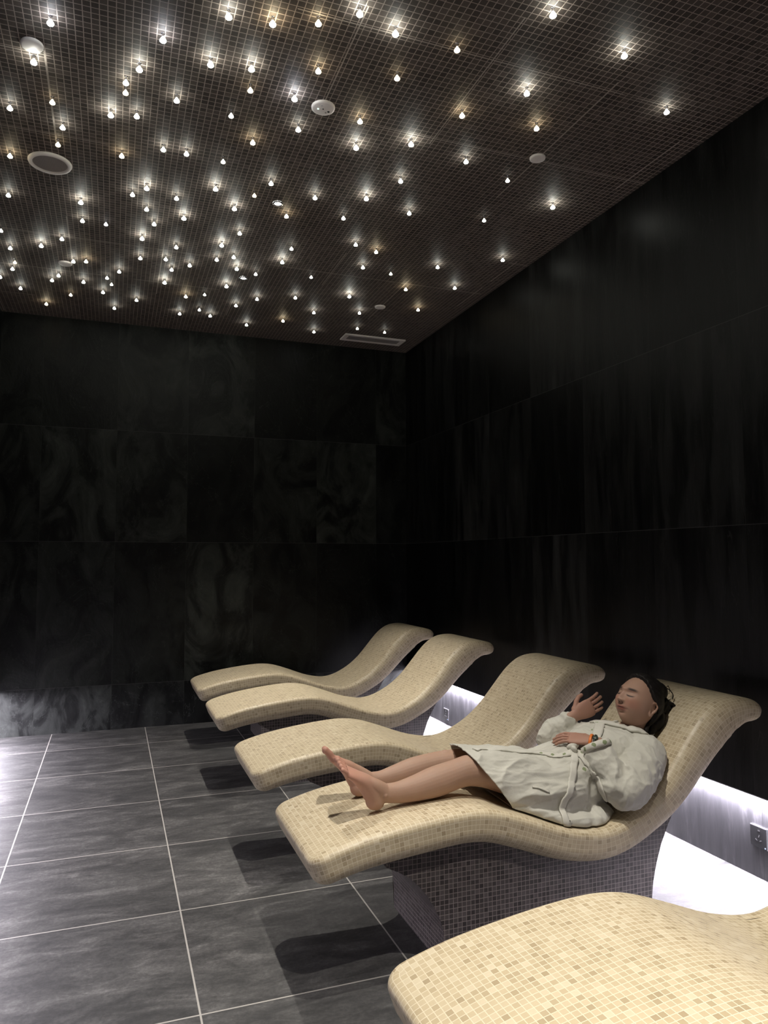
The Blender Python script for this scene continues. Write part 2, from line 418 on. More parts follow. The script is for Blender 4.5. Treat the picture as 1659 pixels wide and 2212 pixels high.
# ------------------------------------------------------------------ star lights
STARS = """-0.26,2.88,Bc;0.36,2.62,Bn;0.14,2.83,Bc;0.33,2.91,Bn;0.49,2.88,Bn;-0.34,3.14,Bn;0.06,3.04,Bn;-0.05,3.41,Bn;0.52,2.6,Bw;0.81,2.44,Bn;0.97,2.49,Bn;0.7,3.01,Bc;1.07,3.28,Bn;1.31,3.16,Bn;1.48,2.2,Bn;1.87,2.29,Bn;1.63,2.63,Bn;2.31,3.47,Bn;0.13,4.04,Bn;-0.21,4.33,Bn;0.35,4.33,Bn;0.61,4.11,Bn;0.13,4.7,Bn;0.61,4.63,Bn;-0.47,5.03,Bn;0.31,5.41,Bn;0.74,5.33,Bn;0.76,4.98,Bn;1.28,3.74,Bn;1.03,4.76,Bn;1.65,5.22,Bn;0.48,3.92,Bn;0.01,3.15,Mn;0.22,3.2,Mn;-0.47,3.51,Mn;-0.26,3.59,Mn;0.06,3.38,Mn;-0.52,3.94,Mw;0,3.75,Mw;0.19,3.62,Mn;0.3,3.62,Mn;0.59,3.41,Mw;0.68,2.54,Mw;0.75,2.8,Mw;0.77,3.23,Mn;1.02,3.07,Mw;1.44,2.87,Mw;1.63,3.21,Mn;0.75,3.76,Mn;1.39,3.5,Mn;1.81,2.84,Mw;-0.58,4.38,Mn;-0.21,4.57,Mn;-0.66,5.14,Mn;-0.69,5.51,Mn;-0.34,4.88,Mn;-0.29,5.23,Mn;-0.21,5.2,Mw;-0.4,5.53,Mn;-0.45,5.64,Mn;-0.68,5.89,Mn;-0.24,5.6,Mn;0,5.31,Mn;-0.11,5.77,Mn;-0.53,6.19,Mw;-0.03,6.11,Mn;0.13,5.86,Mn;0.06,4.14,Mn;0.14,4.29,Mn;0.19,4.47,Mn;0.29,4.1,Mn;0.69,4.42,Mn;0.13,5.02,Mn;0.29,4.98,Mn;0.34,4.76,Mn;0.34,5.15,Mn;0.45,5.03,Mn;0.61,4.87,Mn;0.71,4.79,Mn;1,5.52,Mn;0.87,5.72,Mn;0.48,5.65,Mw;0.47,6.07,Mn;0.71,6.04,Mn;1.03,6.17,Mn;1.01,3.83,Mn;0.91,4.1,Mw;1.57,3.82,Mn;2.41,4.22,Mn;2.33,4.79,Mn;2.05,4.48,Mn;1.57,4.66,Mn;1.41,4.33,Mn;1.57,4.39,Mw;1.27,5.39,Mn;1.49,5.67,Mn;1.84,5.55,Mn;2.26,5.32,Mw;2,4.94,Mw;1.62,6.16,Mn;1.3,5.96,Mw;2.29,2.53,Mn;-0.79,5.7,Mn;0.01,3.22,Sw;0.51,3.02,Sw;-0.29,3.4,Sw;-0.29,3.75,Sw;1.07,2.73,Sw;1.23,2.49,Sw;1.23,4.01,Sn;1.04,4.53,Sn;0.9,5.03,Sn;0.61,5.92,Sn;-0.08,5.46,Sn;-0.34,5.91,Sw;2.21,5.96,Sn;1.95,5.94,Sn;0.46,3.23,Xn;0.48,3.63,Xn;1.92,3.3,Xn;-0.08,4.57,Xc;-0.68,4.88,Xn;-0.66,5.38,Xw;-0.05,5.58,Xn;0.69,3.92,Xw;0.61,5.56,Xn;2.02,3.75,Xn;1.79,4.7,Xn;1.28,4.95,Xn"""
def crystal_mesh(sc, mat):
    bm = bmesh.new(); lathe(bm, [(0.0035, -.014), (.0055, -.018), (.0145, -.031), (.0155, -.035), (.0130, -.039), (.006, -.0415), (0, -.042)], 12)
    for v in bm.verts: v.co.x *= sc; v.co.y *= sc; v.co.z = -.014 + (v.co.z+.014)*sc
    me = bpy.data.meshes.new('crystal'); bm.to_mesh(me); bm.free(); me.materials.append(mat)
    for p in me.polygons: p.use_smooth = True
    return me
bm = bmesh.new(); lathe(bm, [(0, -.0145), (.004, -.0145), (.0045, -.002), (.008, -.0018), (.008, -.0003)], 12)
fer = bpy.data.meshes.new('ferrule'); bm.to_mesh(fer); bm.free(); fer.materials.append(CHROME)
TINT = {'n': (.98, 1.0, .90), 'w': (1.0, .86, .58), 'c': (.90, .94, 1.0)}
POW = {'B': (STAR_B, 1.0), 'M': (STAR_M, .95), 'S': (STAR_S, .95), 'X': (STAR_X, .95)}
KNAME = {'B': 'brilliant', 'M': 'bright', 'S': 'soft', 'X': 'faint'}
TNAME = {'n': 'white', 'w': 'yellowish', 'c': 'bluish white'}
cmesh = {}
for k, (e, sc) in POW.items():
    for c, tc in TINT.items():
        cmesh[k+c] = crystal_mesh(sc*.82, emis('crystal_%s_%s' % (KNAME[k].replace(' ', '_'), TNAME[c].replace(' ', '_')), tc, e))
def region(x, y):
    cx = 'left edge' if x < -.35 else 'left part' if x < .25 else 'middle' if x < .95 else 'right part' if x < 1.7 else 'right edge'
    cy = 'nearest the viewer' if y < 2.75 else 'level with the sensor disc' if y < 3.35 else 'level with the speaker' if y < 4.25 else 'beyond the speaker' if y < 5.0 else 'towards the far wall' if y < 5.75 else 'beside the far wall'
    return cx, cy
def star_label(k, x, y):
    cx, cy = region(x, y)
    return '%s %s star light, %s of the ceiling, %s' % (KNAME[k[0]], TNAME[k[1]], cx, cy)
ST = []
for s in STARS.split(';'):
    x, y, k = s.split(','); ST.append((float(x), float(y), k))
ORD = {2: ['left', 'right'], 3: ['leftmost', 'middle', 'rightmost'], 4: ['leftmost', 'second from left', 'second from right', 'rightmost'],
       5: ['leftmost', 'second from left', 'middle', 'second from right', 'rightmost']}
for x, y, k in ST:
    cx, cy = region(x, y)
    lab = star_label(k, x, y)
    same = sorted(q for q in ST if star_label(q[2], q[0], q[1]) == lab)
    if len(same) in ORD: lab = ORD[len(same)][same.index((x, y, k))] + ' ' + lab
    t = thing('star_light', lab, 'star light', (x, y, CEIL), 'crystal star lights scattered over the mosaic ceiling')
    link('crystal', cmesh[k], None, t); link('ferrule', fer, None, t)

# ------------------------------------------------------------------ wall sockets
PLATE = flat('black_socket_plate', (.025, .025, .027), .35)
for y, z, lab in ((2.538, .180, 'black wall socket with chrome edge at the right border of the picture'),
                  (5.775, .066+.02, 'black wall socket with chrome edge behind the second lounger from the far wall')):
    t = thing('wall_socket', lab, 'socket', (XR2, y, z), 'sockets on the lit plinth')
    bm = bmesh.new(); box(bm, (-.006, -.046, -.046), (-.0002, .046, .046), .002); bm_obj('edge_frame', bm, CHROME, t)
    bm = bmesh.new(); box(bm, (-.010, -.044, -.044), (-.0061, .044, .044), .0015); bm_obj('face_plate', bm, PLATE, t)
    for (yy, zz, w, h, rot) in ((-.004, .004, .004, .012, .3), (.010, -.014, .011, .0035, .5), (-.012, -.014, .011, .0035, -.5), (-.004, .028, .010, .006, 0)):
        bm = bmesh.new(); box(bm, (-.0108, -w/2, -h/2), (-.0101, w/2, h/2))
        bmesh.ops.rotate(bm, verts=bm.verts, cent=(0, 0, 0), matrix=Matrix.Rotation(rot, 3, 'X'))
        bmesh.ops.translate(bm, verts=bm.verts, vec=(0, yy, zz)); bm_obj('contact_slot', bm, CHROME, t)
    bm = bmesh.new(); box(bm, (-.0108, -.038, -.040), (-.0101, -.034, -.036)); bm_obj('indicator_light', bm, emis('blue_indicator', (.3, .5, 1), 2), t)

# ------------------------------------------------------------------ the reclining person
def raw_mesh(parts):
    vs, fs, o = [], [], 0
    for v, f in parts:
        vs.append(np.asarray(v, float)); fs += [tuple(i+o for i in q) for q in f]; o += len(v)
    me = bpy.data.meshes.new('raw'); me.from_pydata(np.vstack(vs).tolist(), [], fs); return me
_ico = {}
def ico(n):
    if n not in _ico:
        bm = bmesh.new(); bmesh.ops.create_icosphere(bm, subdivisions=n, radius=1)
        _ico[n] = (np.array([v.co[:] for v in bm.verts]), [tuple(v.index for v in f.verts) for f in bm.faces]); bm.free()
    return _ico[n]
def ell(c, ax, n=4):
    v, f = ico(n); A = np.array([np.array(a, float) for a in ax]); return v @ A + np.array(c), f
def ball(c, r): return ell(c, ((r, 0, 0), (0, r, 0), (0, 0, r)), 3)
def sweep(pts, up=(0, 0, 1), seg=28, sub=6, e=2.0):
    """pts: (x,y,z, half side, half up); a smooth closed limb through them with round ends"""
    P = np.array(pts, float); P = np.vstack([2*P[0]-P[1], P, 2*P[-1]-P[-2]]); out = []
    for i in range(1, len(P)-2):
        a, b, c, d = P[i-1], P[i], P[i+1], P[i+2]
        for k in range(sub):
            q = k/sub; out.append(.5*(2*b + (c-a)*q + (2*a-5*b+4*c-d)*q*q + (3*b-a-3*c+d)*q**3))
    out.append(P[-2]); out = np.array(out)
    T = np.gradient(out[:, :3], axis=0); T /= np.linalg.norm(T, axis=1)[:, None]
    rings = []
    upv = np.array(up, float)
    def ring(c, t, a, b):
        s = np.cross(t, upv); s /= np.linalg.norm(s); u = np.cross(s, t)
        th = np.arange(seg)*2*PI/seg; ct, st = np.cos(th), np.sin(th)
        ct = np.sign(ct)*np.abs(ct)**(2/e); st = np.sign(st)*np.abs(st)**(2/e)
        return c + a*ct[:, None]*s + b*st[:, None]*u
    def capr(o, t, sgn):
        r = []
        for k in range(5):
            q = math.cos(k*PI/10); d = math.sin(k*PI/10)*min(o[3], o[4])*sgn
            r.append(ring(o[:3]+t*d, t, o[3]*max(q, .05), o[4]*max(q, .05)))
        return r
    rings += capr(out[0], T[0], -1)[::-1][:-1]
    for o, t in zip(out, T): rings.append(ring(o[:3], t, abs(o[3]), abs(o[4])))
    rings += capr(out[-1], T[-1], 1)[1:]
    V = np.vstack(rings); F = []
    n = len(rings)
    for i in range(n-1):
        for k in range(seg):
            a, b = i*seg+k, i*seg+(k+1) % seg; F.append((a, b, b+seg, a+seg))
    F.append(tuple(range(seg))[::-1]); F.append(tuple((n-1)*seg+k for k in range(seg)))
    return V, F
def remesh(parts, vox, smooth=4, name='m'):
    me = raw_mesh(parts); o = bpy.data.objects.new('tmp', me); COL.objects.link(o)
    bm = bmesh.new(); bm.from_mesh(me)
    bmesh.ops.recalc_face_normals(bm, faces=bm.faces); bm.to_mesh(me); bm.free()
    m = o.modifiers.new('r', 'REMESH'); m.mode = 'VOXEL'; m.voxel_size = vox; m.adaptivity = 0; m.use_smooth_shade = True
    if smooth: s = o.modifiers.new('s', 'SMOOTH'); s.factor = .5; s.iterations = smooth
    dg = bpy.context.evaluated_depsgraph_get(); ev = o.evaluated_get(dg)
    r = bpy.data.meshes.new_from_object(ev); r.name = name
    bpy.data.objects.remove(o); bpy.data.meshes.remove(me); return r
def getv(me):
    a = np.empty(len(me.vertices)*3, np.float32); me.vertices.foreach_get('co', a); return a.reshape(-1, 3).astype(float)
def setv(me, v): me.vertices.foreach_set('co', v.astype(np.float32).ravel()); me.update()
def getn(me):
    a = np.empty(len(me.vertices)*3, np.float32); me.vertex_normals.foreach_get('vector', a); return a.reshape(-1, 3).astype(float)
def setcol(me, c):
    at = me.color_attributes.new('Col', 'FLOAT_COLOR', 'POINT'); d = np.ones((len(c), 4), np.float32); d[:, :3] = c; at.data.foreach_set('color', d.ravel())
PX = np.array([p.x for p in PROF]); PZ = np.array([p.y for p in PROF])
def rest_on_slab(v, gap=.002):
    z = np.interp(v[:, 0], PX, PZ) + gap; v[:, 2] = np.maximum(v[:, 2], z); return v
V3 = lambda *a: np.array(a, float)

# ---- head
HC = V3(2.072, 2.551, .806); HN = V3(-.918, -.117, .378); HL = V3(.118, -.993, -.021); HU = V3(.378, .026, .926)
HU = np.cross(HN, HL); HU /= np.linalg.norm(HU)
if HU[2] < 0: HU = -HU
def head_points(d):
    a, l, b = d[:, 0], d[:, 1], d[:, 2]
    up_, dn = np.clip(b, 0, 1), np.clip(-b, 0, 1)
    fa = .094 - .010*dn*(a < 0)          # depth
    wl = .077*(1 - .20*dn**2.0)            # width narrows to the jaw
    hb = np.where(b > 0, .106, .112)
    X = np.where(a > 0, .088, .100)*a*(1 - .12*up_**2*(a > 0)); X = X - .030*dn**1.5*(a < 0)*a*(-1)*(-1)
    X = np.where(a < 0, X*(1-.38*dn**1.2), X)
    L = wl*l; B = hb*b
    # fuller, flatter face front
    fr = np.clip(a, 0, 1)
    X = X + .006*fr**.5*np.exp(-((B+.02)/.06)**2)*(1-(L/.09)**2)
    def g(cl, cb, sl, sb): return np.exp(-((L-cl)/sl)**2 - ((B-cb)/sb)**2)*(a > 0)
    def gg(cl, cb, sl, sb): return g(cl, cb, sl, sb) + g(-cl, cb, sl, sb)
    D = np.zeros_like(X)
    D += .008*g(0, .034, .05, .012)                        # brow
    D += -.0085*gg(.031, .014, .017, .011)                 # sockets
    D += .0050*gg(.031, .010, .0130, .0080)                # closed lids
    D += -.0022*gg(.031, .0035, .014, .0017)               # lash crease
    D += -.002*gg(.031, .0215, .014, .003)
    t = np.clip((.018-B)/.040, 0, 1)*(B > -.026) + 0
    D += (.004 + .0165*t)*np.exp(-(L/(.0065+.0035*t))**2)*(1/(1+np.exp(-(B+.0245)/.0018)))*(B < .03)*(a > 0)
    D += .010*gg(.0115, -.0205, .0055, .0055)              # wings of the nose
    D += -.0035*gg(.0065, -.0265, .0032, .0022)            # nostrils
    D += .0065*gg(.042, -.012, .020, .018)                 # cheekbones
    D += .0045*gg(.040, -.042, .022, .020)
    D += .0062*g(0, -.0445, .019, .0050) + .0070*g(0, -.0545, .016, .0058)   # lips
    D += -.0052*g(0, -.0490, .021, .0017)                  # mouth line
    D += -.0035*gg(.027, -.050, .004, .005)
    D += -.0022*g(0, -.0345, .004, .006)
    D += -.0040*g(0, -.0650, .016, .005)
    D += .0085*g(0, -.0840, .020, .014)                    # chin
    return np.stack([X + D, L, B], 1)
hv, hf = ico(7)
hp = head_points(hv)
head = (HC + hp @ np.array([HN, HL, HU]), hf)
def HP(a, l, b): return HC + a*HN + l*HL + b*HU
def ear(sgn):
    out = []
    base = [(-.006, -.045), (-.001, -.030), (.000, -.012), (-.003, .006), (-.012, .016), (-.022, .012), (-.026, -.002), (-.022, -.018), (-.013, -.032), (-.006, -.045)]
    for (a1, b1), (a2, b2) in zip(base, base[1:]):
        o1 = .073 + .010*max(0, -a1/.026); o2 = .073 + .010*max(0, -a2/.026)
        p, q = HP(a1, sgn*o1, b1), HP(a2, sgn*o2, b2)
        for k in range(5): out.append(ball(p + (q-p)*k/5, .0042))
    out.append(ell(HP(-.012, sgn*.071, -.010), (.012*HN, .006*HL, .022*HU), 3))
    out.append(ell(HP(-.006, sgn*.075, -.040), (.007*HN, .004*HL, .009*HU), 3))
    return out
def finger(pts, r0, r1):
    P = [V3(*p) for p in pts]; out = []; n = len(P)-1
    for i, (a, b) in enumerate(zip(P, P[1:])):
        m = 9
        for k in range(m+1):
            q = (i + k/m)/n; out.append(ball(a + (b-a)*k/m, r0 + (r1-r0)*q + (.0006 if k in (0, m) else 0)))
    return out
def hand(wr, fd, pn, side, curl, splay=1.0, scale=1.0):
    """wr wrist, fd finger direction, pn palm normal (palm side), side = direction of the thumb side"""
    fd = fd/np.linalg.norm(fd); side = side - fd*(side@fd); side /= np.linalg.norm(side); pn = pn - fd*(pn@fd) - side*(pn@side); pn /= np.linalg.norm(pn)
    s = scale; out = []
    W = lambda f, t, p: wr + s*(f*fd + t*side + p*pn)
    out.append(sweep([(*W(-.03, 0, 0), .026*s, .019*s), (*W(.0, 0, 0), .027*s, .017*s), (*W(.03, .002, 0), .036*s, .015*s), (*W(.065, .0, 0), .041*s, .0135*s), (*W(.088, -.001, .0), .040*s, .011*s)], up=pn))
    for t0, L, r, sp in ((.029, .072, .0088, .10), (.010, .080, .009, .03), (-.010, .074, .0086, -.04), (-.028, .058, .0076, -.12)):
        p = [W(.075, t0, 0)]; ang = .05; d = 0
        x, z, y = .085, 0, t0
        for seg, c in ((.45, curl*.5), (.30, curl*1.0), (.25, curl*.8)):
            ang += c; x += math.cos(ang)*L*seg*1.12; z += math.sin(ang)*L*seg*1.12; y += sp*splay*L*seg
            p.append(W(x, y, z))
        out += finger(p, r*s, r*.80*s)
    p = [W(.012, .024, .004), W(.040, .050, .012), W(.062, .061, .020), W(.082, .062, .026)]
    out += finger(p, .0125*s, .0085*s)
    out.append(ell(W(.028, .026, .008), (.030*s*fd, .018*s*side, .013*s*pn), 3))
    return out
def foot(hl, an, ball_, toe, inner, dors):
    """hl heel, an ankle, ball_ ball of the foot, toe tip of the middle toe, inner = towards the big toe, dors = towards the instep"""
    hl, an, ball_, toe, inner, dors = [np.array(q, float) for q in (hl, an, ball_, toe, inner, dors)]
    fd = toe-hl; Lf = np.linalg.norm(fd); fd /= Lf; inner = inner - fd*(inner@fd); inner /= np.linalg.norm(inner); dors = dors - fd*(dors@fd) - inner*(dors@inner); dors /= np.linalg.norm(dors)
    out = [ell(hl + dors*.004 + fd*.004, (.034*fd, .029*inner, .034*dors), 3)]
    W = lambda f, t, d: hl + f*fd + t*inner + d*dors
    out.append(sweep([(*W(-.004, 0, .004), .028, .030), (*W(.035, 0, .018), .029, .036), (*W(.075, .003, .022), .033, .031), (*W(.115, .004, .014), .039, .021), (*W(.145, .004, .006), .044, .0155), (*W(.162, .004, .003), .043, .012)], up=dors))
    out.append(sweep([(*an, .031, .031), (*W(.045, 0, .040), .027, .024), (*W(.085, .004, .032), .026, .016)], up=dors))
    out.append(ball(an + inner*.024 + fd*.002, .012)); out.append(ball(an - inner*.023 - fd*.004, .011))
    for t, L, r, lift in ((.033, .046, .0128, .006), (.013, .050, .0092, .010), (-.003, .044, .0088, .010), (-.018, .038, .0084, .009), (-.032, .030, .0080, .007)):
        out += finger([W(.150, t, .002), W(.150+L*.55, t*1.05, lift), W(.150+L, t*1.08, lift*.6)], r*.95, r)
    return out
body = [head] + ear(1) + ear(-1)
body.append(sweep([(*HP(-.030, 0, -.035), .052, .055), (2.075, 2.556, .725, .052, .054), (2.035, 2.56, .675, .060, .055), (1.98, 2.565, .63, .09, .07)], up=HN))
# trunk
body.append(sweep([(1.66, 2.57, .50, .135, .075), (1.72, 2.57, .505, .140, .085), (1.80, 2.57, .53, .13, .085), (1.88, 2.57, .57, .15, .09), (1.95, 2.57, .61, .17, .085), (2.00, 2.57, .63, .165, .065)], up=(0, 0, 1)))
# legs
body.append(sweep([(1.70, 2.505, .515, .070, .075), (1.58, 2.490, .535, .076, .076), (1.44, 2.485, .578, .070, .070), (1.33, 2.49, .610, .059, .060), (1.26, 2.495, .620, .054, .056), (1.20, 2.50, .610, .052, .052), (1.12, 2.50, .592, .053, .054), (1.04, 2.50, .577, .044, .045), (.975, 2.50, .570, .034, .037), (.925, 2.50, .572, .030, .033)]))
body.append(sweep([(1.72, 2.65, .515, .088, .080), (1.58, 2.66, .53, .082, .076), (1.44, 2.665, .565, .070, .068), (1.33, 2.67, .592, .059, .057), (1.25, 2.675, .598, .054, .053), (1.19, 2.68, .594, .052, .051), (1.11, 2.68, .582, .053, .052), (1.03, 2.68, .568, .044, .044), (.975, 2.68, .562, .034, .036), (.930, 2.68, .565, .030, .032)]))
body.append(ball((1.250, 2.492, .642), .034)); body.append(ball((1.245, 2.674, .621), .033))
body += foot((.886, 2.50, .546), (.918, 2.50, .578), (.82, 2.50, .64), (.760, 2.505, .680), (0.05, 1, .25), (.6, 0, .6))
body += foot((.886, 2.68, .541), (.923, 2.68, .570), (.82, 2.68, .63), (.770, 2.715, .672), (-.1, -1, .15), (.6, 0, .6))
# arms
LW, RW = V3(1.775, 2.462, .690), V3(1.925, 2.785, .715)
body.append(sweep([(1.985, 2.42, .635, .050, .050), (1.90, 2.37, .575, .036, .036), (1.825, 2.340, .535, .030, .030), (1.80, 2.39, .60, .028, .028), (*(LW - V3(-.005, .025, .02)), .026, .024)], up=(.3, .9, .3)))
body.append(sweep([(1.985, 2.72, .635, .050, .050), (1.90, 2.80, .60, .036, .036), (1.835, 2.855, .592, .030, .030), (1.875, 2.825, .655, .027, .027), (*(RW - V3(.01, -.01, .015)), .026, .024)], up=(.3, -.9, .3)))
body += hand(LW, V3(-.66, .75, .06), V3(.30, .50, -.80), V3(.75, .55, .3), .26, 1.0, .92)
body += hand(RW, V3(.80, -.10, .36), V3(.35, .85, -.35), V3(-.40, .25, .85), .28, .6, .95)
bme = remesh(body, .0021, 3, 'body')
v = rest_on_slab(getv(bme), .004); setv(bme, v)
# colours of skin, lips, brows, nails, and painted shade on the face
loc = np.stack([(v-HC) @ HN, (v-HC) @ HL, (v-HC) @ HU], 1)
col = np.tile(V3(.43, .275, .20), (len(v), 1))
def paint(mask, c):
    global col
    col = col*(1-mask[:, None]) + V3(*c)*mask[:, None]
ish = (np.linalg.norm(v-HC, axis=1) < .15)*(loc[:, 0] > .03)
ga = lambda cl, cb, sl, sb: np.exp(-(np.abs((np.abs(loc[:, 1])-cl)/sl)**4) - np.abs((loc[:, 2]-cb)/sb)**4)*ish
face_shade = np.exp(-((np.linalg.norm(v-HC, axis=1))/.14)**8)
paint(face_shade*.6, (.36, .215, .155))  # whole head toned darker: its shade is put into the skin colour
paint(ga(.042, -.022, .022, .020)*.45, (.43, .19, .13))
paint(ga(0, -.0495, .023, .0100)*.9, (.23, .07, .055))
paint(ga(0, -.0490, .024, .0024)*.9, (.10, .035, .03))
brow = np.exp(-(np.abs((np.abs(loc[:, 1])-.032)/.0165)**4) - ((loc[:, 2]-.0320+.10*np.maximum(0, np.abs(loc[:, 1])-.036))/.0050)**4)*ish
paint(brow*1.0, (.035, .024, .020))
lash = np.exp(-(np.abs((np.abs(loc[:, 1])-.031)/.0145)**6) - ((loc[:, 2]-.0035-14*(np.abs(loc[:, 1])-.031)**2)/.0032)**4)*ish
paint(lash*1.0, (.02, .012, .01))
paint(ga(.0075, -.0280, .0045, .0040)*.9, (.06, .025, .02))
fz = ((v[:, 0] < .93)*1.0)
paint(fz*np.clip((.90-v[:, 0])/.10, 0, 1)*.6, (.60, .29, .22))
hz = np.exp(-(np.linalg.norm(v-(LW+V3(-.03, .07, 0)), axis=1)/.10)**6) + np.exp(-(np.linalg.norm(v-(RW+V3(.05, 0, .05)), axis=1)/.10)**6)
paint(np.clip(hz, 0, 1)*.45, (.42, .19, .145))
setcol(bme, col)
t = NT('skin'); a = t.n('ShaderNodeVertexColor', layer_name='Col'); n1 = t.noise(t.obj(), 45, 4)
t.set('Base Color', t.mix(t.math('MULTIPLY', n1, .25), a.outputs[0], t.mix(1.0, a.outputs[0], (.75, .62, .58), 'MULTIPLY')))
t.set('Roughness', .58); t.set('Specular IOR Level', .35); t.set('Subsurface Weight', .12); t.set('Subsurface Radius', (.02, .008, .004)); t.set('Subsurface Scale', .3)
t.bump(t.noise(t.obj(), 420, 3), .12, .0008); SKIN = t.m
person = thing('person', 'person in a white robe lying with closed eyes, one hand raised', 'person', (1.7, 2.57, slab_top(1.7)))
def pl(name, me, mat, smooth=True, **k):
    off = V3(*person.location); setv(me, getv(me)-off)
    if smooth: me.polygons.foreach_set('use_smooth', [True]*len(me.polygons))
    return link(name, me, mat, person, **k)
body_o = pl('body', bme, SKIN)

# ---- hair: cap, loose knot, strands
d = ico(6)[0]; hp2 = head_points(d)
cap_v = hp2.copy(); nn = hp2/np.linalg.norm(hp2, axis=1)[:, None]
cap_v += nn*(.015 + .0012*np.sin(hp2[:, 1]*260+hp2[:, 0]*90)[:, None])
hl = hp2
# keep the cap behind the hairline: pull the face part inside the skull
line_a = np.interp(hl[:, 2], [-.06, -.012, .014, .030, .05, .078, .092, .105], [-.034, -.030, -.012, .012, .022, .034, .046, .06])
front = hl[:, 0] > line_a
low = hl[:, 2] < -.062
cap_v[front | low] *= .5
hair = [(HC + cap_v @ np.array([HN, HL, HU]), ico(6)[1])]
random.seed(5)
kn = HP(-.088, .0, .072)
hair.append(ell(kn, (.046*HN, .044*HL, .042*HU), 4)); hair.append(ell(HP(-.035, 0, .075), (.062*HN, .066*HL, .044*HU), 4)); hair.append(ell(HP(-.112, .02, .022), (.028*HN, .036*HL, .034*HU), 4)); hair.append(ell(HP(-.088, .04, -.045), (.028*HN, .034*HL, .050*HU), 4))
hair.append(ell(HP(-.070, .035, -.085), (.024*HN, .030*HL, .035*HU), 4))
for k in range(46):
    a0 = random.uniform(0, 2*PI); e0 = random.uniform(-1, 1); R_ = .036; c0 = (kn, HP(-.112, .02, .022), HP(-.09, .03, -.04))[k % 3]
    ax = Vector((random.uniform(-1, 1), random.uniform(-1, 1), random.uniform(-1, 1))).normalized(); p0 = ax.orthogonal().normalized()*R_
    pts = [];
    for q in range(7):
        w = Matrix.Rotation(a0 + q*.33, 3, ax) @ p0; pts.append((*(c0 + np.array(w)*(1+.06*math.sin(q+k))), .0042, .0032))
    hair.append(sweep(pts, seg=8, sub=3))
def strand(pts, r):
    return sweep([(*HP(*p), r*(1-.6*i/len(pts)), r*(1-.6*i/len(pts))) for i, p in enumerate(pts)], seg=8, sub=4, up=(.1, .99, .1))
hair += [strand([(-.05, .05, -.05), (-.03, .055, -.09), (-.035, .05, -.125), (-.05, .04, -.15)], .010),
         strand([(-.10, .0, .07), (-.125, .015, .10), (-.15, .03, .085), (-.145, .04, .06)], .0045),
         strand([(-.11, .03, .0), (-.15, .04, .01), (-.165, .05, -.01), (-.15, .05, -.03)], .010),
         strand([(-.10, .04, .03), (-.135, .05, .045), (-.15, .06, .03)], .008)]
hme = remesh(hair, .0026, 2, 'hair'); v = getv(hme)
l2 = np.stack([(v-HC) @ HN, (v-HC) @ HL, (v-HC) @ HU], 1); nrm = getn(hme)
w = np.sin(l2[:, 1]*380 + 60*l2[:, 0] + 3*np.sin(l2[:, 2]*60)) * .0011
setv(hme, rest_on_slab(v + nrm*w[:, None], .004))
t = NT('black_hair'); t.set('Base Color', (.008, .0065, .006)); t.set('Roughness', .62); t.set('Specular IOR Level', .3)
q = t.n('ShaderNodeMapping'); q.inputs['Scale'].default_value = (30, 260, 40); t.put(q.inputs[0], t.obj()); t.bump(t.noise(q.outputs[0], 1.5, 3), .5, .002); HAIR = t.m
hair_o = pl('hair', hme, HAIR)
st = [finger([HP(-.04, .066, -.06), HP(-.045, .068, -.10), HP(-.050, .064, -.135), HP(-.040, .060, -.150), HP(-.032, .06, -.140)], .0013, .0009),
      finger([HP(-.12, .0, .09), HP(-.145, .0, .115), HP(-.160, .0, .105), HP(-.150, .01, .085)], .0018, .0012)]
for s_ in st: pl('loose_strand', remesh(s_, .0006, 1, 'loose_strand'), HAIR)

# ---- robe
robe = []
robe.append(sweep([(1.18, 2.575, .585, .185, .120), (1.26, 2.575, .580, .185, .108), (1.36, 2.572, .560, .190, .112), (1.46, 2.570, .535, .192, .118), (1.56, 2.565, .515, .192, .118),
                   (1.66, 2.560, .512, .182, .132), (1.74, 2.565, .532, .160, .138), (1.82, 2.570, .560, .150, .130), (1.90, 2.570, .600, .155, .125), (1.97, 2.565, .632, .165, .095), (2.015, 2.56, .652, .140, .062)], seg=40, e=2.35))
robe.append(sweep([(1.17, 2.50, .615, .075, .075), (1.26, 2.50, .620, .075, .070), (1.40, 2.50, .590, .085, .085), (1.55, 2.50, .55, .09, .09)]))
robe.append(sweep([(1.17, 2.675, .595, .070, .070), (1.26, 2.675, .600, .072, .064), (1.40, 2.665, .575, .085, .080), (1.55, 2.65, .55, .09, .09)]))
robe.append(ell((1.99, 2.425, .628), ((.075, -.01, .03), (0, .07, 0), (-.02, 0, .070)), 4)); robe.append(ell((1.985, 2.70, .632), ((.07, 0, .03), (0, .07, 0), (-.02, 0, .068)), 4))
# sleeves
robe.append(sweep([(2.005, 2.425, .628, .075, .078), (1.945, 2.385, .590, .083, .080), (1.875, 2.350, .545, .080, .072), (1.825, 2.345, .530, .070, .066), (1.795, 2.385, .585, .062, .060), (1.792, 2.410, .620, .062, .060), (1.786, 2.432, .655, .058, .052)], up=(.3, .9, .3)))
robe.append(sweep([(1.99, 2.72, .630, .072, .070), (1.92, 2.79, .605, .070, .066), (1.845, 2.850, .590, .062, .060), (1.850, 2.850, .630, .056, .056), (1.880, 2.827, .660, .050, .050), (1.900, 2.810, .684, .046, .046)], up=(.3, -.9, .3)))
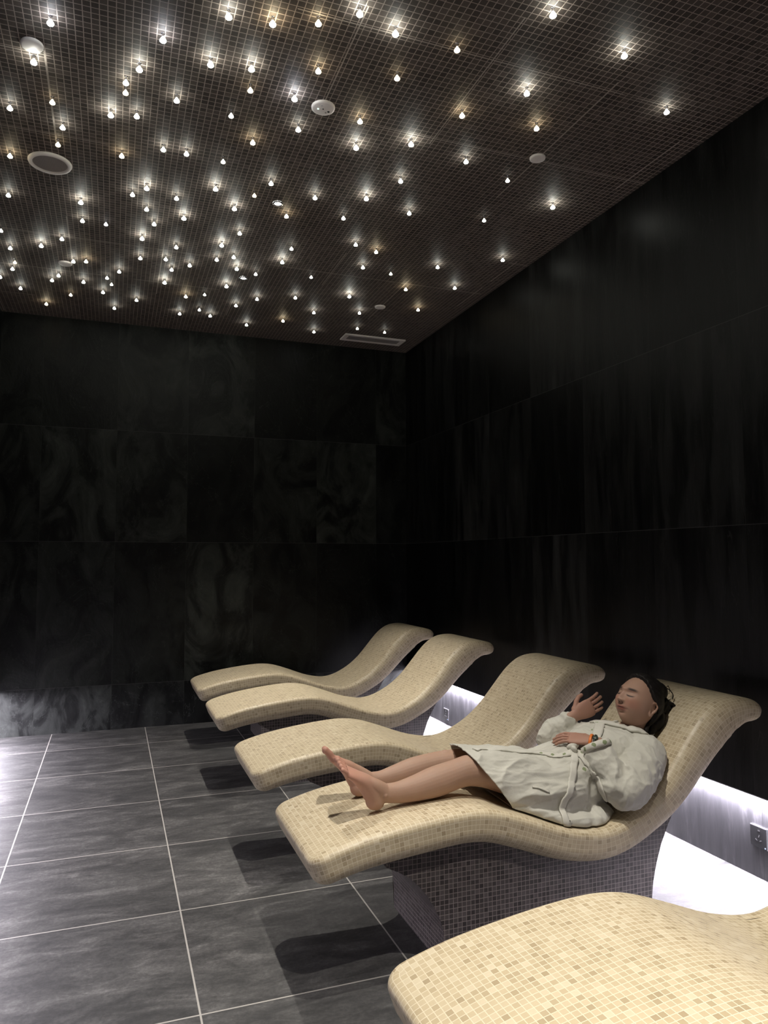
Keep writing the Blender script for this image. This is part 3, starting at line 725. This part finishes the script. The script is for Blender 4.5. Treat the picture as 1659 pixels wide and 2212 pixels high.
# cloth spilling on the seat towards the viewer
robe.append(sweep([(1.40, 2.425, .495, .040, .022), (1.50, 2.405, .470, .045, .030), (1.62, 2.395, .435, .050, .035), (1.72, 2.400, .420, .050, .04), (1.80, 2.43, .43, .04, .03)]))
rme = remesh(robe, .0045, 3, 'robe')
v = getv(rme); n_ = getn(rme)
def fbm(p, sc, seed=0):
    return np.array([noise.fractal(Vector((q[0]*sc[0]+seed, q[1]*sc[1], q[2]*sc[2])), 1.0, 2.0, 3) for q in p])
skirt = np.clip((1.80-v[:, 0])/.15, 0, 1)
f1 = fbm(v, (3.5, 9, 8)); f2 = fbm(v, (13, 6, 9), 7.3); f3 = fbm(v, (34, 26, 26), 2.1)
rid = lambda f: (1-np.abs(f)*2.2)
disp = skirt*(.0085*rid(f1)**2 - .004) + (1-skirt)*(.0060*rid(f2)**2 - .003) + .0008*f3
# long soft gathers that run from the waist towards the hem, creases at the elbow
f4 = fbm(v, (5, 26, 20), 4.4); disp += skirt*.0035*(rid(f4)**2-.4) + (1-skirt)*.0022*(rid(fbm(v, (24, 10, 20), 9.1))**2-.4)
ang = np.arctan2(v[:, 2]-.44, -(v[:, 1]-2.56))
disp += skirt*.0045*np.sin(ang*11 + 6*v[:, 0] + 2*f1)*np.clip((v[:, 0]-1.22)/.2, 0, 1)
for c, r in ((V3(1.83, 2.34, .54), .12), (V3(1.85, 2.85, .60), .10)):
    dd = np.linalg.norm(v-c, axis=1); w = np.exp(-(dd/r)**2); disp += w*.0055*np.sin(dd*95+3*f2)
wa = np.exp(-((v[:, 0]-1.735-.28*(v[:, 2]-.55))/.020)**2); disp -= .010*wa
v += n_*disp[:, None]
setv(rme, rest_on_slab(v, .0075))
bm = bmesh.new(); bm.from_mesh(rme)
geom = bm.verts[:]+bm.edges[:]+bm.faces[:]
bmesh.ops.bisect_plane(bm, geom=geom, plane_co=(1.262, 2.5, .668), plane_no=(-1, .06, -.74), clear_outer=True)
bm.to_mesh(rme); bm.free()
v = getv(rme)
rc = np.tile(V3(.60, .585, .52), (len(v), 1))
setcol(rme, rc)
t = NT('robe_cotton'); n1 = t.noise(t.obj(), 300, 3); n2 = t.noise(t.obj(), 14, 4)
t.set('Base Color', t.mix(n2, (.52, .505, .445), (.64, .625, .56))); t.set('Roughness', .85); t.set('Sheen Weight', .25)
t.bump(t.math('ADD', t.math('MULTIPLY', n1, .25), t.noise(t.obj(), 22, 4, .5, 1.2)), .45, .004); ROBE = t.m
robe_o = pl('robe', rme, ROBE)
m = robe_o.modifiers.new('cloth_thickness', 'SOLIDIFY'); m.thickness = .0035; m.offset = -1
bt = BVHTree.FromPolygons([Vector(q) for q in v], [tuple(p.vertices) for p in rme.polygons])
def ribbon(pts, w, th=.003, up_off=.003, name='ribbon', sub=8, wave=0):
    """flat cloth band laid on the robe through the given points"""
    P, L = catmull3(pts, sub*(len(pts)-1)+1); bm = bmesh.new(); rows = []
    for i, p in enumerate(P):
        a = P[max(0, i-1)]; b = P[min(len(P)-1, i+1)]; tg = (b-a).normalized()
        h, n, _, _ = bt.find_nearest(p); n = n.normalized()
        if n.dot(p-h) < 0 and (p-h).length > .02: n = -n
        s = tg.cross(n).normalized(); row = []
        for k in (-1, -.5, 0, .5, 1):
            q = p + s*k*w/2; h2, n2, _, dist = bt.find_nearest(q)
            q2 = h2 + n2*up_off if dist < .03 else q
            zz = slab_top(q2.x)+.008
            if q2.z < zz: q2.z = zz
            row.append((q2, n2 if dist < .03 else n))
        rows.append([(bm.verts.new(q+nn*th), bm.verts.new(q-nn*.001)) for q, nn in row])
    for r1, r2_ in zip(rows, rows[1:]):
        for k in range(4):
            bm.faces.new((r1[k][0], r1[k+1][0], r2_[k+1][0], r2_[k][0])); bm.faces.new((r1[k][1], r2_[k][1], r2_[k+1][1], r1[k+1][1]))
        bm.faces.new((r1[0][0], r2_[0][0], r2_[0][1], r1[0][1])); bm.faces.new((r1[4][0], r1[4][1], r2_[4][1], r2_[4][0]))
    for r1 in (rows[0], rows[-1]):
        for k in range(4): bm.faces.new((r1[k][0], r1[k][1], r1[k+1][1], r1[k+1][0]))
    bmesh.ops.recalc_face_normals(bm, faces=bm.faces)
    me = bpy.data.meshes.new(name); bm.to_mesh(me); bm.free(); return me
def catmull3(P, n):
    P = [Vector(p) for p in P]; P = [2*P[0]-P[1]] + P + [2*P[-1]-P[-2]]; out = []
    m = n-1; segs = len(P)-3
    for k in range(n):
        u_ = k*segs/m; i = min(segs-1, int(u_)); q = u_-i; a, b, c, d = P[i:i+4]
        out.append(.5*((2*b) + (c-a)*q + (2*a-5*b+4*c-d)*q*q + (3*b-a-3*c+d)*q**3))
    return out, 0
DOTS = [(1.785, 2.395, .700), (1.745, 2.408, .690), (1.729, 2.440, .668), (1.825, 2.405, .700), (1.906, 2.607, .716), (1.847, 2.552, .709), (1.745, 2.419, .648), (1.740, 2.440, .629), (2.005, 2.537, .722), (2.034, 2.511, .712), (1.779, 2.436, .701),
        (1.750, 2.425, .670), (1.707, 2.418, .600), (1.666, 2.488, .640), (1.628, 2.514, .635), (1.732, 2.466, .645), (1.597, 2.547, .636)]
def add_dots(t, base):
    oc = t.obj(); off = V3(*person.location); acc = None
    wob = t.math('MULTIPLY', t.noise(oc, 160, 3), .008)
    for d_ in DOTS:
        vm = t.n('ShaderNodeVectorMath', operation='DISTANCE'); t.put(vm.inputs[0], oc); vm.inputs[1].default_value = tuple(V3(*d_)-off)
        m_ = t.math('LESS_THAN', t.math('ADD', vm.outputs['Value'], wob), .0125)
        acc = m_ if acc is None else t.math('MAXIMUM', acc, m_)
    t.set('Base Color', t.mix(t.math('MULTIPLY', acc, .8), base, (.14, .20, .055)))
t = NT('robe_trim'); add_dots(t, t.mix(t.noise(t.obj(), 40, 4), (.58, .565, .50), (.68, .66, .60))); t.set('Roughness', .85)
t.bump(t.noise(t.obj(), 60, 5, .6), .4, .003); TRIM = t.m
t = NT('robe_cotton_printed'); n1 = t.noise(t.obj(), 300, 3); n2 = t.noise(t.obj(), 14, 4)
add_dots(t, t.mix(n2, (.52, .505, .445), (.64, .625, .56))); t.set('Roughness', .85); t.set('Sheen Weight', .25)
t.bump(t.math('ADD', t.math('MULTIPLY', n1, .25), t.noise(t.obj(), 22, 4, .5, 1.2)), .45, .004); robe_o.data.materials[0] = t.m
pl('lapel', ribbon([(1.925, 2.622, .717), (1.905, 2.585, .716), (1.851, 2.523, .708), (1.800, 2.475, .702)], .040, .004), TRIM, label='robe front edge with green dots')
pl('collar', ribbon([(1.925, 2.635, .715), (1.955, 2.560, .722), (1.985, 2.505, .722), (2.025, 2.480, .715), (2.065, 2.482, .70), (2.085, 2.50, .69)], .045, .008), TRIM)
pl('collar', ribbon([(1.905, 2.620, .715), (1.950, 2.650, .708), (1.995, 2.665, .70), (2.04, 2.655, .69)], .040, .007), TRIM)
pl('belt', ribbon([(1.70, 2.62, .680), (1.702, 2.56, .690), (1.712, 2.510, .668), (1.721, 2.475, .645), (1.731, 2.431, .610), (1.745, 2.400, .570), (1.752, 2.372, .534), (1.755, 2.375, .48)], .034, .0035), TRIM, label='tied cloth belt')
pl('belt_end', ribbon([(1.713, 2.497, .662), (1.690, 2.455, .635), (1.655, 2.420, .600), (1.625, 2.393, .560), (1.590, 2.377, .516), (1.576, 2.372, .475), (1.572, 2.352, .446), (1.590, 2.335, .428)], .026, .004, .005), TRIM)
pl('belt_knot', remesh([ell((1.712, 2.497, .668), ((.022, -.01, .006), (.006, .016, -.010), (0, .006, .012)), 4), ell((1.706, 2.478, .658), ((.012, -.004, -.006), (.004, .014, -.008), (0, .004, .012)), 4)], .003, 2, 'belt_knot'), TRIM)
pl('front_trim', ribbon([(1.71, 2.480, .655), (1.666, 2.488, .640), (1.628, 2.514, .635), (1.593, 2.552, .637), (1.52, 2.560, .647), (1.43, 2.560, .665), (1.34, 2.53, .685), (1.285, 2.50, .69)], .030, .003), TRIM, label='robe front edge with green dots')
pl('pocket', ribbon([(1.46, 2.389, .568), (1.49, 2.381, .560), (1.52, 2.372, .547)], .006, .003, sub=4), TRIM)
ax_ = V3(-.10, .42, .72); ax_ /= np.linalg.norm(ax_)
def sleeve_cuff(c, ax, ra, rb, w, nm):
    s_ = np.cross(ax, V3(1, 0, 0)); s_ /= np.linalg.norm(s_); u_ = np.cross(s_, ax); rr = []
    for k in range(64):
        a_ = 2*PI*k/64; wv = 1 + .035*math.sin(5*a_) + .02*math.sin(11*a_+1)
        for dr, dw in ((-.004, -w), (.003, -w*.9), (.004, 0), (.001, w), (-.004, w*1.05), (-.007, .3*w)):
            rr.append(c + ax*dw + (s_*math.cos(a_)*(ra+dr) + u_*math.sin(a_)*(rb+dr))*wv)
    F = [(6*k+j, 6*k+(j+1) % 6, 6*((k+1) % 64)+(j+1) % 6, 6*((k+1) % 64)+j) for k in range(64) for j in range(6)]
    return pl(nm, raw_mesh([(np.array(rr), F)]), TRIM, label='sleeve cuff with green dots')
sleeve_cuff(V3(1.785, 2.445, .672), ax_, .056, .057, .013, 'cuff')
t = NT('orange_band'); t.set('Base Color', (.75, .20, .04)); t.set('Roughness', .4); OR_ = t.m
t = NT('watch_case'); t.set('Base Color', (.05, .06, .05)); t.set('Roughness', .25); WT_ = t.m
fdv = V3(-.66, .75, .06); fdv /= np.linalg.norm(fdv)
def wring(c, r1, r2_, w, mat, nm):
    s_ = np.cross(fdv, V3(.30, .50, -.80)); s_ /= np.linalg.norm(s_); u_ = np.cross(s_, fdv); rr = []
    for k in range(40):
        a_ = 2*PI*k/40
        for (dr, dw) in ((0, -w), (.003, -w*.7), (.003, w*.7), (0, w)):
            rr.append(c + fdv*dw + s_*math.cos(a_)*(r1+dr) + u_*math.sin(a_)*(r2_+dr))
    F = [(4*k+j, 4*k+(j+1) % 4, 4*((k+1) % 40)+(j+1) % 4, 4*((k+1) % 40)+j) for k in range(40) for j in range(4)]
    return pl(nm, raw_mesh([(np.array(rr), F)]), mat)
wring(LW + fdv*.002, .0275, .0200, .006, OR_, 'wristband')
wring(LW - fdv*.013, .0270, .0205, .005, WT_, 'watch_strap')
pl('watch_face', raw_mesh([ell(LW - fdv*.013 + V3(-.006, -.010, .018), (fdv*.011, np.cross(fdv, V3(.3, .5, -.8))*.012, V3(-.3, -.5, .8)*.005), 3)]), WT_)
